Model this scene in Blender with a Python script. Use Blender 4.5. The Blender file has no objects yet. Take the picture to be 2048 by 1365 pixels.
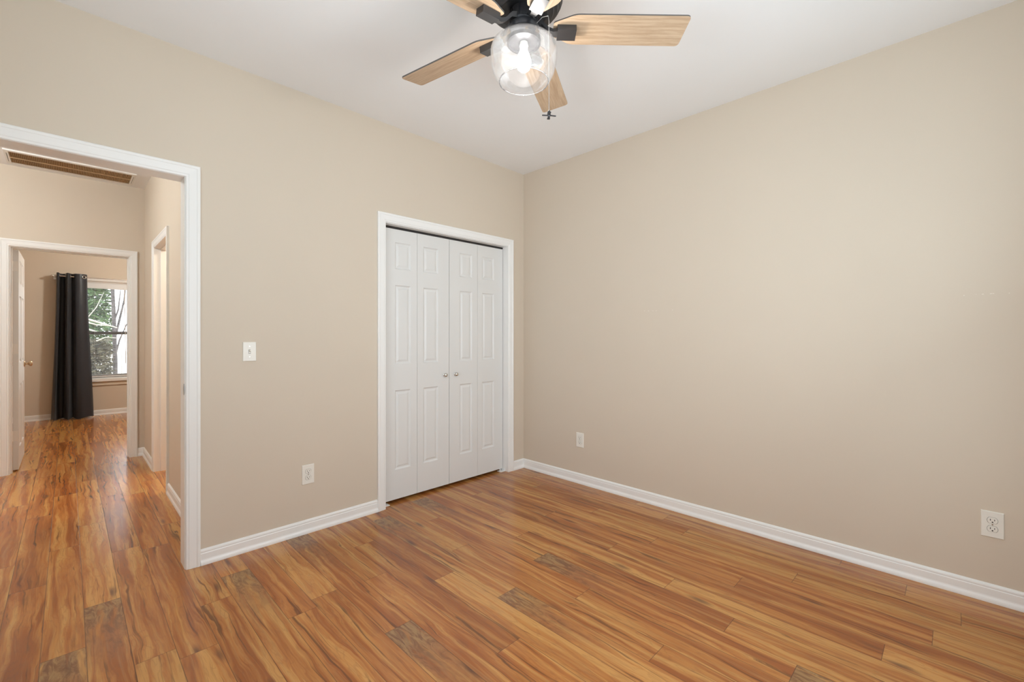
import bpy, bmesh, math, random
from mathutils import Vector, Matrix

SC = bpy.context.scene
COL = SC.collection
PI = math.pi

# ------------------------------------------------------------------ camera
F_PX, W_PX, HORIZON, CAM_H = 888.5, 2048.0, 672.0, 1.23
cam_d = bpy.data.cameras.new('camera')
cam = bpy.data.objects.new('camera', cam_d)
COL.objects.link(cam)
cam_d.sensor_fit = 'HORIZONTAL'
cam_d.sensor_width = 36.0
cam_d.lens = F_PX / W_PX * 36.0
cam_d.shift_y = -(682.5 - HORIZON) / W_PX
cam_d.clip_start = 0.02
cam.location = (0, 0, CAM_H)
cam.rotation_euler = (PI / 2, 0, -PI / 4)
SC.camera = cam

# ------------------------------------------------------------------ world, exposure
SC.view_settings.view_transform = 'Standard'
SC.view_settings.look = 'None'
SC.view_settings.gamma = 1.0
SC.view_settings.use_curve_mapping = False
SC.view_settings.exposure = 0.0
SC.cycles.use_denoising = True
SC.cycles.max_bounces = 10
SC.cycles.diffuse_bounces = 6
SC.cycles.glossy_bounces = 4
SC.cycles.transparent_max_bounces = 16
SC.cycles.caustics_reflective = False
SC.cycles.caustics_refractive = False
SC.cycles.sample_clamp_indirect = 6.0

world = bpy.data.worlds.new('overcast_sky')
SC.world = world
world.use_nodes = True
_bg = world.node_tree.nodes['Background']
_bg.inputs['Color'].default_value = (0.93, 0.96, 1.0, 1)
_bg.inputs['Strength'].default_value = 3.2


def area_light(name, loc, rot, sx, sy, power, color=(1, 1, 1), portal=False, spread=PI):
    d = bpy.data.lights.new(name, 'AREA')
    d.shape = 'RECTANGLE'
    d.size, d.size_y = sx, sy
    d.energy = power
    d.color = color
    d.spread = spread
    o = bpy.data.objects.new(name, d)
    COL.objects.link(o)
    o.location, o.rotation_euler = loc, rot
    if portal:
        d.cycles.is_portal = True
    return o


def point_light(name, loc, power, color, radius):
    d = bpy.data.lights.new(name, 'POINT')
    d.energy, d.color, d.shadow_soft_size = power, color, radius
    o = bpy.data.objects.new(name, d)
    COL.objects.link(o)
    o.location = loc
    return o


# daylight of the back and far windows, plus added fill lights
area_light('daylight_back_window', (1.50, -0.45, 1.40), (PI / 2, 0, 0), 1.7, 1.4, 20.5, (0.86, 0.95, 1.0))
area_light('ceiling_fill_back', (1.40, -0.32, 1.45), (PI / 2 + math.radians(48), 0, 0), 1.6, 0.6, 10, (0.72, 0.90, 1.0))  # added upward fill to lift the ceiling; no slats are there
area_light('fill_west_window', (-0.53, 0.85, 1.40), (PI / 2, 0, -PI / 2), 1.3, 1.4, 11, (0.86, 0.95, 1.0))  # added fill for the right wall, set in the made-up west window
area_light('ceiling_fill_west', (-0.40, 0.85, 1.45), (PI / 2 + math.radians(48), 0, -PI / 2), 1.2, 0.6, 17, (0.72, 0.90, 1.0))  # added upward fill for the left ceiling; no slats on this side either
area_light('daylight_far_window', (0.62, 9.50, 1.32), (-PI / 2, 0, 0), 0.92, 1.48, 1, portal=True)
FILL_HALL = (60, (0.88, 0.965, 1.0))  # added fill for the hall walls
FILL_FAR = (76, (1.0, 0.96, 0.87))  # added fill for the far bedroom
LAMP_BATH = (58, (1.0, 0.88, 0.70))
BULB_STRENGTH = 112.0


# ------------------------------------------------------------------ node helpers
class Mat:
    def __init__(self, name):
        self.m = bpy.data.materials.new(name)
        self.m.use_nodes = True
        self.nt = self.m.node_tree
        self.bsdf = self.nt.nodes['Principled BSDF']
        self.out = self.nt.nodes['Material Output']

    def n(self, typ, **kw):
        nd = self.nt.nodes.new(typ)
        for k, v in kw.items():
            setattr(nd, k, v)
        return nd

    def put(self, sock, val):
        if hasattr(val, 'is_output'):
            self.nt.links.new(val, sock)
        elif isinstance(val, (tuple, list)) and len(val) == 3 and sock.type == 'RGBA':
            sock.default_value = (*val, 1)
        else:
            sock.default_value = val

    def math(self, op, a, b=0.0, clamp=False):
        nd = self.n('ShaderNodeMath', operation=op, use_clamp=clamp)
        self.put(nd.inputs[0], a)
        self.put(nd.inputs[1], b)
        return nd.outputs[0]

    def mix(self, fac, a, b, blend='MIX'):
        nd = self.n('ShaderNodeMix', data_type='RGBA', blend_type=blend)
        self.put(nd.inputs[0], fac)
        self.put(nd.inputs[6], a)
        self.put(nd.inputs[7], b)
        return nd.outputs[2]

    def xyz(self, x, y, z=0.0):
        nd = self.n('ShaderNodeCombineXYZ')
        for i, v in enumerate((x, y, z)):
            self.put(nd.inputs[i], v)
        return nd.outputs[0]

    def noise(self, vec, scale=1.0, detail=4.0, rough=0.5, dist=0.0):
        nd = self.n('ShaderNodeTexNoise')
        self.put(nd.inputs['Vector'], vec)
        nd.inputs['Scale'].default_value = scale
        nd.inputs['Detail'].default_value = detail
        nd.inputs['Roughness'].default_value = rough
        nd.inputs['Distortion'].default_value = dist
        return nd.outputs['Fac']

    def ramp(self, fac, lo, hi):
        nd = self.n('ShaderNodeMapRange', interpolation_type='SMOOTHSTEP')
        self.put(nd.inputs[0], fac)
        nd.inputs[1].default_value, nd.inputs[2].default_value = lo, hi
        nd.inputs[3].default_value, nd.inputs[4].default_value = 0.0, 1.0
        return nd.outputs[0]

    def obj(self):
        return self.n('ShaderNodeTexCoord').outputs['Object']

    def bump(self, h, strength, dist=0.001):
        nd = self.n('ShaderNodeBump')
        nd.inputs['Strength'].default_value = strength
        nd.inputs['Distance'].default_value = dist
        self.put(nd.inputs['Height'], h)
        self.nt.links.new(nd.outputs[0], self.bsdf.inputs['Normal'])

    def set(self, **kw):
        names = {'color': 'Base Color', 'rough': 'Roughness', 'metal': 'Metallic', 'spec': 'Specular IOR Level',
                 'coat': 'Coat Weight', 'emit': 'Emission Color', 'emit_s': 'Emission Strength', 'sheen': 'Sheen Weight'}
        for k, v in kw.items():
            self.put(self.bsdf.inputs[names[k]], v)
        return self


def paint(name, col, rough=0.6, var=0.02, bump=0.06, scale=220.0, spec=0.3):
    M = Mat(name)
    o = M.obj()
    f = M.noise(o, 2.2, 3)
    dark = tuple(c * (1 - var) for c in col)
    lite = tuple(min(1, c * (1 + var)) for c in col)
    M.set(color=M.mix(f, dark, lite), rough=rough, spec=spec)
    M.bump(M.noise(o, scale, 2), bump)
    return M.m


def metal(name, col, rough, metallic=1.0):
    M = Mat(name)
    f = M.noise(M.obj(), 60, 3)
    M.set(color=M.mix(f, tuple(c * .9 for c in col), col), rough=rough, metal=metallic)
    return M.m


m_wall = paint('beige_wall_paint', (0.635, 0.555, 0.458), 0.62)
m_ceil = paint('white_ceiling_paint', (0.845, 0.85, 0.86), 0.8)
m_trim = paint('white_gloss_trim_paint', (0.84, 0.84, 0.83), 0.35, 0.01, 0.02, 90, 0.45)
m_door = paint('white_door_paint', (0.72, 0.72, 0.71), 0.4, 0.01, 0.02, 90, 0.4)
m_plate = paint('ivory_white_plastic', (0.80, 0.775, 0.715), 0.35, 0.01, 0.0, 90, 0.5)
m_slot = paint('dark_slot', (0.03, 0.027, 0.025), 0.6, 0.02, 0)
m_chip = paint('bare_plaster_chip', (0.78, 0.72, 0.64), 0.8)
m_black = metal('matte_black_metal', (0.055, 0.055, 0.060), 0.30, 0.6)
m_iron = metal('satin_charcoal_metal', (0.075, 0.073, 0.075), 0.38, 0.6)
m_edge = paint('dark_blade_edge', (0.10, 0.095, 0.09), 0.5, 0.02, 0)
m_chrome = metal('brushed_nickel', (0.72, 0.70, 0.66), 0.25)
m_nickel = metal('dull_nickel', (0.42, 0.41, 0.40), 0.5, 0.4)
m_brass = metal('aged_brass', (0.55, 0.40, 0.26), 0.28)
m_vinyl = paint('white_vinyl', (0.78, 0.79, 0.80), 0.4, 0.01, 0)
m_vinyl_backlit = paint('backlit_rail_vinyl', (0.11, 0.105, 0.10), 0.5, 0.02, 0)  # backlit shade of the meeting rail put into its colour
m_grille = paint('off_white_grille_enamel', (0.78, 0.76, 0.73), 0.45, 0.01, 0)
m_filter = paint('tan_filter_media', (0.30, 0.185, 0.09), 0.9, 0.1, 0.2, 400)
m_slat = paint('beige_vent_slat', (0.52, 0.36, 0.20), 0.5, 0.02, 0)
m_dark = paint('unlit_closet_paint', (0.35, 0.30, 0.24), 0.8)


def wood_floor():
    M = Mat('mixed_tone_laminate_planks')
    uvn = M.n('ShaderNodeUVMap', uv_map='plank')
    sep = M.n('ShaderNodeSeparateXYZ')
    M.put(sep.inputs[0], uvn.outputs[0])
    u, v = sep.outputs[0], sep.outputs[1]
    at = M.n('ShaderNodeAttribute', attribute_name='plank_id')
    sc = M.n('ShaderNodeSeparateColor')
    M.put(sc.inputs[0], at.outputs['Color'])
    r, g, ln = sc.outputs[0], sc.outputs[1], sc.outputs[2]
    r2 = at.outputs['Alpha']
    vm = M.math('MULTIPLY', v, 0.125)
    ou = M.math('ADD', u, M.math('MULTIPLY', r, 53.0))
    ov = M.math('ADD', vm, M.math('MULTIPLY', r2, 29.0))
    # warp of the grain round figure and knots
    w = M.noise(M.xyz(M.math('MULTIPLY', ou, 2.4), M.math('MULTIPLY', ov, 11.0)), 1, 2.5, 0.5, 0.6)
    wv = M.math('MULTIPLY', M.math('SUBTRACT', w, 0.5), 0.06)
    gv = M.math('ADD', ov, wv)
    broad = M.noise(M.xyz(M.math('MULTIPLY', ou, 0.9), M.math('MULTIPLY', gv, 22.0)), 1, 4, 0.58, 0.6)
    streak = M.noise(M.xyz(M.math('MULTIPLY', ou, 1.2), M.math('MULTIPLY', gv, 48.0)), 1, 5, 0.6, 0.2)
    fine = M.noise(M.xyz(M.math('MULTIPLY', ou, 5.0), M.math('MULTIPLY', gv, 230.0)), 1, 4, 0.6)
    tan, orange, red, dark = (0.540, 0.268, 0.080), (0.435, 0.170, 0.043), (0.300, 0.092, 0.022), (0.088, 0.032, 0.012)
    t = M.math('ADD', broad, M.math('MULTIPLY', M.math('SUBTRACT', r2, 0.5), 0.14))
    c = M.mix(M.ramp(t, 0.38, 0.52), tan, orange)
    c = M.mix(M.ramp(t, 0.50, 0.64), c, red)
    c = M.mix(M.math('MULTIPLY', M.ramp(streak, 0.56, 0.67), 0.75), c, dark)
    c = M.mix(M.math('MULTIPLY', M.ramp(streak, 0.48, 0.30), 0.45), c, (0.48, 0.25, 0.085))
    # long cathedral lines
    ring = M.math('SINE', M.math('MULTIPLY', M.math('ADD', M.math('MULTIPLY', w, 1.0), M.math('MULTIPLY', broad, 0.6)), 58.0))
    c = M.mix(M.math('MULTIPLY', M.ramp(ring, 0.55, 1.0), 0.18), c, (0.17, 0.065, 0.028))
    c = M.mix(M.math('MULTIPLY', M.ramp(fine, 0.5, 0.72), 0.34), c, (0.20, 0.085, 0.035))
    # grey figure at the head of some prints
    head = M.math('MULTIPLY', M.ramp(u, 0.75, 0.05), M.ramp(g, 0.80, 0.82))
    sw = M.noise(M.xyz(M.math('MULTIPLY', ou, 8.0), M.math('MULTIPLY', gv, 26.0)), 1, 5, 0.65, 2.2)
    grey = M.mix(M.ramp(sw, 0.38, 0.62), (0.150, 0.066, 0.032), M.mix(M.ramp(u, 0.28, 0.10), (0.30, 0.125, 0.048), (0.305, 0.180, 0.078)))
    edge_n = M.noise(M.xyz(M.math('MULTIPLY', ou, 4.0), M.math('MULTIPLY', gv, 26.0)), 1, 3, 0.5, 0.8)
    c = M.mix(M.math('MULTIPLY', M.math('MULTIPLY', head, M.ramp(M.math('SUBTRACT', edge_n, M.math('MULTIPLY', u, 0.30)), 0.20, 0.46)), 0.85), c, grey)
    # knots
    vo = M.n('ShaderNodeTexVoronoi', feature='F1')
    M.put(vo.inputs['Vector'], M.xyz(M.math('MULTIPLY', ou, 1.9), M.math('MULTIPLY', gv, 8.0)))
    vo.inputs['Scale'].default_value = 1.0
    kn = M.ramp(vo.outputs['Distance'], 0.17, 0.02)
    c = M.mix(M.math('MULTIPLY', kn, 0.80), c, (0.085, 0.033, 0.018))
    crack = M.noise(M.xyz(M.math('MULTIPLY', ou, 2.6), M.math('MULTIPLY', gv, 62.0)), 1, 4, 0.7, 0.4)
    c = M.mix(M.math('MULTIPLY', M.ramp(crack, 0.66, 0.73), 0.85), c, (0.050, 0.020, 0.010))
    # plank-to-plank tone
    tone = M.math('ADD', 0.93, M.math('MULTIPLY', r, 0.16))
    tn = M.n('ShaderNodeVectorMath', operation='SCALE')
    M.put(tn.inputs[0], c)
    M.put(tn.inputs['Scale'], tone)
    c = tn.outputs[0]
    # joints
    ev = M.math('MINIMUM', vm, M.math('SUBTRACT', 0.125, vm))
    eu = M.math('MINIMUM', u, M.math('SUBTRACT', M.math('MULTIPLY', ln, 2.0), u))
    e = M.math('MINIMUM', ev, eu)
    seam = M.ramp(e, 0.0016, 0.0004)
    c = M.mix(M.math('MULTIPLY', seam, 0.75), c, (0.055, 0.026, 0.014))
    M.set(color=c, spec=0.5)
    M.put(M.bsdf.inputs['Roughness'], M.math('ADD', 0.13, M.math('MULTIPLY', fine, 0.12)))
    M.bump(M.math('SUBTRACT', M.math('MULTIPLY', fine, 0.10), seam), 0.25, 0.0006)
    return M.m


def blade_wood():
    M = Mat('light_oak_blade_veneer')
    s = M.n('ShaderNodeSeparateXYZ')
    M.put(s.inputs[0], M.obj())
    oi = M.n('ShaderNodeObjectInfo')
    off = M.math('MULTIPLY', oi.outputs['Random'], 17.0)
    x = M.math('ADD', s.outputs[0], off)
    w = M.noise(M.xyz(M.math('MULTIPLY', x, 6), M.math('MULTIPLY', s.outputs[1], 14)), 1, 2, 0.5, 1.0)
    y = M.math('ADD', s.outputs[1], M.math('MULTIPLY', w, 0.012))
    a = M.noise(M.xyz(M.math('MULTIPLY', x, 5), M.math('MULTIPLY', y, 90)), 1, 5, 0.6)
    b = M.noise(M.xyz(M.math('MULTIPLY', x, 22), M.math('MULTIPLY', y, 420)), 1, 3, 0.6)
    c = M.mix(M.ramp(a, 0.3, 0.7), (0.56, 0.415, 0.285), (0.42, 0.29, 0.185))
    c = M.mix(M.math('MULTIPLY', M.ramp(b, 0.55, 0.7), 0.35), c, (0.28, 0.18, 0.11))
    M.set(color=c, rough=0.5, spec=0.3)
    return M.m


def curtain_cloth():
    M = Mat('charcoal_satin_weave')
    f = M.noise(M.obj(), 500, 2)
    M.set(color=M.mix(f, (0.042, 0.045, 0.057), (0.075, 0.081, 0.100)), rough=0.36, spec=0.6, sheen=0.2)
    M.bump(f, 0.25, 0.0005)
    return M.m


def thin_glass(name, haze, tint=(1, 1, 1), ior=1.45, gloss=1.0):
    M = Mat(name)
    nt = M.nt
    nt.nodes.remove(M.bsdf)
    tr = M.n('ShaderNodeBsdfTransparent')
    tr.inputs[0].default_value = (*tint, 1)
    gl = M.n('ShaderNodeBsdfGlossy')
    gl.inputs['Roughness'].default_value = 0.03
    fr = M.n('ShaderNodeFresnel')
    fr.inputs[0].default_value = ior
    df = M.n('ShaderNodeBsdfDiffuse')
    df.inputs[0].default_value = (0.9, 0.9, 0.92, 1)
    tl = M.n('ShaderNodeBsdfTranslucent')
    tl.inputs[0].default_value = (0.9, 0.9, 0.92, 1)
    add = M.n('ShaderNodeMixShader')
    add.inputs[0].default_value = 0.5
    nt.links.new(df.outputs[0], add.inputs[1])
    nt.links.new(tl.outputs[0], add.inputs[2])
    m1 = M.n('ShaderNodeMixShader')
    seed = M.ramp(M.noise(M.obj(), 55, 3), 0.35, 0.75)
    M.put(m1.inputs[0], M.math('MULTIPLY', M.math('ADD', 0.7, M.math('MULTIPLY', seed, 0.6)), haze))
    nt.links.new(tr.outputs[0], m1.inputs[1])
    nt.links.new(add.outputs[0], m1.inputs[2])
    m2 = M.n('ShaderNodeMixShader')
    M.put(m2.inputs[0], M.math('MULTIPLY', fr.outputs[0], gloss))
    nt.links.new(m1.outputs[0], m2.inputs[1])
    nt.links.new(gl.outputs[0], m2.inputs[2])
    nt.links.new(m2.outputs[0], M.out.inputs[0])
    return M.m


def glow(name, col, strength):
    M = Mat(name)
    M.set(color=col, emit=col, emit_s=strength)
    return M.m


def leafy(name, a, b):
    M = Mat(name)
    f = M.noise(M.obj(), 6, 4)
    M.set(color=M.mix(M.ramp(f, 0.35, 0.65), a, b), rough=0.6)
    return M.m


m_floor = wood_floor()
m_blade = blade_wood()
m_curtain = curtain_cloth()
m_shade = thin_glass('seeded_clear_glass', 0.042, ior=1.40, gloss=0.55)
m_rim = thin_glass('polished_glass_lip', 0.30, ior=1.45, gloss=1.0)
m_pane = thin_glass('window_glass', 0.0, (0.97, 0.98, 0.98))
m_bulb = glow('lit_led_bulb', (1.0, 0.96, 0.90), BULB_STRENGTH)
m_lamp = glow('lit_lamp_globe', (1.0, 0.92, 0.80), 4.0)
m_ever = leafy('evergreen_needles', (0.020, 0.065, 0.032), (0.15, 0.27, 0.10))
m_bush = leafy('olive_shrub_leaves', (0.035, 0.035, 0.022), (0.19, 0.18, 0.115))
m_bark = leafy('grey_bark', (0.055, 0.050, 0.052), (0.13, 0.115, 0.115))
m_pale = leafy('sunlit_branch', (0.55, 0.52, 0.45), (0.75, 0.72, 0.66))  # sunlight on the bare branches put into the pale colour
m_ground = leafy('pale_gravel_ground', (0.55, 0.52, 0.46), (0.70, 0.67, 0.60))


# ------------------------------------------------------------------ mesh helpers
def obj(name, bm, mats, parent=None, smooth=False, bevel=0.0):
    if bevel:
        bmesh.ops.bevel(bm, geom=[e for e in bm.edges if len(e.link_faces) == 2 and e.calc_face_angle(0) > 0.6],
                        offset=bevel, segments=2, affect='EDGES', profile=0.7)
    bmesh.ops.recalc_face_normals(bm, faces=bm.faces)
    me = bpy.data.meshes.new(name)
    bm.to_mesh(me)
    bm.free()
    for m in (mats if isinstance(mats, (list, tuple)) else [mats]):
        me.materials.append(m)
    if smooth:
        for p in me.polygons:
            p.use_smooth = True
        if hasattr(me, 'set_sharp_from_angle'):
            me.set_sharp_from_angle(angle=math.radians(smooth if smooth > 1 else 40))
    o = bpy.data.objects.new(name, me)
    COL.objects.link(o)
    if parent:
        o.parent = parent
    return o


def box(bm, x0, x1, y0, y1, z0, z1, mi=0):
    vs = [bm.verts.new((x, y, z)) for x in (x0, x1) for y in (y0, y1) for z in (z0, z1)]
    fs = []
    for q in ((0, 1, 3, 2), (4, 6, 7, 5), (0, 4, 5, 1), (2, 3, 7, 6), (0, 2, 6, 4), (1, 5, 7, 3)):
        f = bm.faces.new([vs[i] for i in q])
        f.material_index = mi
        fs.append(f)
    return fs


def boxes(*bs):
    bm = bmesh.new()
    for b in bs:
        box(bm, *b)
    return bm


def lathe(bm, prof, segs=48, cx=0, cy=0, close=False):
    rings = []
    for r, z in prof:
        if r < 1e-5:
            rings.append([bm.verts.new((cx, cy, z))])
        else:
            rings.append([bm.verts.new((cx + r * math.cos(2 * PI * k / segs), cy + r * math.sin(2 * PI * k / segs), z))
                          for k in range(segs)])
    if close:
        rings.append(rings[0])
    for a, b in zip(rings, rings[1:]):
        for k in range(segs):
            k2 = (k + 1) % segs
            if len(a) == 1 and len(b) == 1:
                continue
            if len(a) == 1:
                bm.faces.new((a[0], b[k], b[k2]))
            elif len(b) == 1:
                bm.faces.new((a[k], b[0], a[k2]))
            else:
                bm.faces.new((a[k], b[k], b[k2], a[k2]))
    return bm


def tube(bm, pts, radii, segs=10, caps=True):
    pts = [Vector(p) for p in pts]
    if not isinstance(radii, (list, tuple)):
        radii = [radii] * len(pts)
    rings = []
    up = Vector((0.31, 0.17, 0.93)).normalized()
    for i, p in enumerate(pts):
        d = (pts[min(i + 1, len(pts) - 1)] - pts[max(i - 1, 0)]).normalized()
        a = d.cross(up)
        if a.length < 1e-3:
            a = d.cross(Vector((1, 0, 0)))
        a.normalize()
        b = d.cross(a)
        rings.append([bm.verts.new(p + radii[i] * (a * math.cos(2 * PI * k / segs) + b * math.sin(2 * PI * k / segs)))
                      for k in range(segs)])
    for r0, r1 in zip(rings, rings[1:]):
        for k in range(segs):
            bm.faces.new((r0[k], r1[k], r1[(k + 1) % segs], r0[(k + 1) % segs]))
    if caps:
        bm.faces.new(rings[0])
        bm.faces.new(rings[-1][::-1])
    return bm


def prism(bm, outline, z0, z1, side_mi=0, top_mi=0, bot_mi=0):
    a = [bm.verts.new((x, y, z0)) for x, y in outline]
    b = [bm.verts.new((x, y, z1)) for x, y in outline]
    f = bm.faces.new(a[::-1]); f.material_index = bot_mi
    f = bm.faces.new(b); f.material_index = top_mi
    n = len(a)
    for i in range(n):
        f = bm.faces.new((a[i], a[(i + 1) % n], b[(i + 1) % n], b[i]))
        f.material_index = side_mi


def sweep(bm, rings):
    """rings: list of equally long closed vertex loops; skins them and caps the ends."""
    vr = [[bm.verts.new(p) for p in r] for r in rings]
    n = len(vr[0])
    for a, b in zip(vr, vr[1:]):
        for k in range(n):
            bm.faces.new((a[k], b[k], b[(k + 1) % n], a[(k + 1) % n]))
    bm.faces.new(vr[0][::-1])
    bm.faces.new(vr[-1])
    return bm


CASING = [(0, 0), (0, .008), (.003, .0105), (.011, .011), (.015, .0135), (.030, .0145), (.046, .016), (.050, .0185),
          (.058, .019), (.063, .0165), (.063, 0)]
BASE = [(0, 0), (.019, 0), (.019, .008), (.017, .016), (.0125, .025), (.0115, .030), (.0115, .060), (.0095, .064),
        (.0105, .069), (.0095, .075), (.005, .081), (.002, .083), (0, .083)]


def casing_bm(place, a0, a1, ztop, z0=0.0, width=.063):
    """Mitred three-sided casing. place(a, z, t) -> world point; a0,a1 the inner edges."""
    k = width / .063
    rings = [[], [], [], []]
    for d, t in CASING:
        d *= k
        rings[0].append(place(a0 - d, z0, t))
        rings[1].append(place(a0 - d, ztop + d, t))
        rings[2].append(place(a1 + d, ztop + d, t))
        rings[3].append(place(a1 + d, z0, t))
    return sweep(bmesh.new(), rings)


def base_bm(place, a0, a1):
    return sweep(bmesh.new(), [[place(a, z, t) for t, z in BASE] for a in (a0, a1)])


def tag(o, label=None, cat=None, group=None, kind=None):
    if label: o['label'] = label
    if cat: o['category'] = cat
    if group: o['group'] = group
    if kind: o['kind'] = kind
    return o


def struct(name, bm, m, label, cat, **kw):
    return tag(obj(name, bm, m, **kw), label, cat, kind='structure')


def thing(name, loc, label, cat, rot=(0, 0, 0), group=None, kind=None):
    o = bpy.data.objects.new(name, None)
    o.empty_display_size = 0.1
    COL.objects.link(o)
    o.location, o.rotation_euler = loc, rot
    return tag(o, label, cat, group, kind)


def copy_tree(o, parent=None):
    c = o.copy()
    COL.objects.link(c)
    c.parent = parent
    for ch in list(o.children):
        copy_tree(ch, c)
    return c


# ------------------------------------------------------------------ the setting
H = 2.74
XW, XR, YS, YL, YH = -0.50, 3.02, -0.42, 2.867, 2.982          # bedroom walls; hall side of the door wall
HX0, HX1, HY1, FY0, FY1 = -1.6, 0.558, 5.913, 6.028, 9.37       # hall and far bedroom


def build_floor():
    rnd = random.Random(11)
    L = 1.215
    joint = {-2: 3.18, 0: 3.99, 1: 3.383, 2: 3.30, 3: 2.425, 4: 2.64, 5: 2.05, 6: 2.12, 7: 1.666, 8: 2.096, 9: 1.2555,
             10: 1.854, 11: 1.522, 12: 2.036, 13: 1.26, 14: 1.635, 15: .683, 16: 1.007, 17: 1.416, 18: .769, 19: 1.283,
             20: .58, 21: 1.2, 22: .172, 23: .443, -1: 2.43, -3: 2.35}
    grey_rows = {-1, 0, 4, 7, 11, 14}
    bm = bmesh.new()
    uvl = bm.loops.layers.uv.new('plank')
    cl = bm.loops.layers.float_color.new('plank_id')
    for i in range(-18, 25):
        x0, x1 = .0508 + .125 * i, .0508 + .125 * (i + 1)
        j = joint.get(i, rnd.uniform(0, L))
        y = j - L * 4
        while y < 9.7:
            ya, yb = max(y, -0.56), min(y + L, 9.6)
            if yb > ya + 1e-4:
                g = 0.9 if (i in grey_rows and yb < 3.0) else rnd.random() * .75
                cid = (rnd.random(), g, L / 2.0, rnd.random())
                vs = [bm.verts.new(p) for p in ((x0, ya, 0), (x1, ya, 0), (x1, yb, 0), (x0, yb, 0))]
                f = bm.faces.new(vs)
                for lp in f.loops:
                    co = lp.vert.co
                    lp[uvl].uv = (y + L - co.y, 1.0 if co.x > (x0 + x1) / 2 else 0.0)
                    lp[cl] = cid
            y += L
    box(bm, -2.2, 3.18, -.56, 9.6, -.12, -.002)
    me_o = obj('floor', bm, m_floor)
    return tag(me_o, 'glossy brown laminate plank floor running through all rooms', 'floor', kind='structure')


build_floor()
struct('ceiling', boxes((-2.2, 3.18, -.56, 9.6, H, H + .12)), m_ceil, 'flat white ceiling over the rooms', 'ceiling')

DJ0, DJ1, DZ = -0.372, 0.434, 2.066         # bedroom doorway jambs and head
CJ0, CJ1, CZ = 1.594, 2.810, 2.035          # closet jambs and head
J = 0.018
struct('wall_left', boxes((XW - .1, DJ0 - J, YL, YH, 0, H), (DJ0 - J, DJ1 + J, YL, YH, DZ + J, H), (DJ1 + J, CJ0 - J, YL, YH, 0, H),
                          (CJ0 - J, CJ1 + J, YL, YH, CZ + J, H), (CJ1 + J, XR + .12, YL, YH, 0, H)), m_wall,
       'beige wall with the doorway and the closet in it', 'wall')

# right wall, with the row of small bare-plaster chips a removed shelf left in the paint
bm = boxes((XR, XR + .12, YS - .12, YL, 0, H))
rn = random.Random(4)
for (y, z, w) in ((1.632, 1.415, .008), (1.600, 1.413, .012), (1.565, 1.412, .006), (1.540, 1.412, .010), (1.417, 1.412, .007),
                  (-.026, 1.422, .006), (-.066, 1.424, .003), (-.088, 1.424, .010), (-.114, 1.4245, .012), (-.122, 1.425, .006), (-.170, 1.4235, .004)):
    n = 7
    ring = [(y + w * .5 * math.cos(2 * PI * k / n) * rn.uniform(.7, 1.1), z + .0022 * math.sin(2 * PI * k / n) * rn.uniform(.7, 1.2)) for k in range(n)]
    a = [bm.verts.new((XR, p, q)) for p, q in ring]
    b = [bm.verts.new((XR - .0006, y + (p - y) * .8, z + (q - z) * .8)) for p, q in ring]
    f = bm.faces.new(b); f.material_index = 1
    for k in range(n):
        f = bm.faces.new((a[k], a[(k + 1) % n], b[(k + 1) % n], b[k])); f.material_index = 1
struct('wall_right', bm, [m_wall, m_chip], 'long plain beige wall with small paint chips', 'wall')
struct('wall_back', boxes((XW - .1, .6, YS - .12, YS, 0, H), (2.4, XR, YS - .12, YS, 0, H), (.6, 2.4, YS - .12, YS, 0, .62), (.6, 2.4, YS - .12, YS, 2.18, H)),
       m_wall, 'beige wall with the bedroom window', 'wall')
struct('wall_west', boxes((XW - .1, XW, YS, .15, 0, H), (XW - .1, XW, 1.55, YL, 0, H), (XW - .1, XW, .15, 1.55, 0, .62), (XW - .1, XW, .15, 1.55, 2.18, H)), m_wall, 'short beige wall beside the doorway', 'wall')

# closet interior
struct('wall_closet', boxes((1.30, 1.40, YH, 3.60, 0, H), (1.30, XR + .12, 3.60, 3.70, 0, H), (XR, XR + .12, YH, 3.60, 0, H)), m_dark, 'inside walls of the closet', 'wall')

# hall
SJ0, SJ1, SZ = 4.398, 5.122, 2.022
struct('wall_hall_right', boxes((HX1, HX1 + .10, YH, SJ0 - J, 0, H), (HX1, HX1 + .10, SJ0 - J, SJ1 + J, SZ + J, H), (HX1, HX1 + .10, SJ1 + J, HY1, 0, H)), m_wall,
       'beige right wall of the hall with a side doorway', 'wall')
FJ0, FJ1, FZ = -0.360, 0.437, 2.022
struct('wall_hall_far', boxes((HX0 - .1, FJ0 - J, HY1, FY0, 0, H), (FJ0 - J, FJ1 + J, HY1, FY0, FZ + J, H), (FJ1 + J, 2.5, HY1, FY0, 0, H)), m_wall,
       'beige end wall of the hall with the far doorway', 'wall')
struct('wall_hall_left', boxes((HX0 - .1, HX0, YL, HY1, 0, H), (HX0, XW - .1, YL, YH, 0, H)), m_wall, 'beige left end of the hall', 'wall')
struct('wall_side_room', boxes((2.2, 2.3, 3.9, HY1, 0, H), (HX1 + .1, 2.3, 3.8, 3.9, 0, H)), m_wall, 'walls of the side room off the hall', 'wall')

# far bedroom
WX0, WX1, WZ0, WZ1 = 0.150, 1.065, 0.560, 2.045
struct('wall_far', boxes((-1.3, WX0, FY1, FY1 + .14, 0, H), (WX1, 2.5, FY1, FY1 + .14, 0, H), (WX0, WX1, FY1, FY1 + .14, 0, WZ0), (WX0, WX1, FY1, FY1 + .14, WZ1, H)), m_wall,
       'far bedroom beige wall with the window', 'wall')
struct('wall_far_left', boxes((-1.3, -1.2, FY0, FY1, 0, H)), m_wall, 'left wall of the far bedroom', 'wall')
struct('wall_far_right', boxes((2.4, 2.5, FY0, FY1, 0, H)), m_wall, 'right wall of the far bedroom', 'wall')

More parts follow.
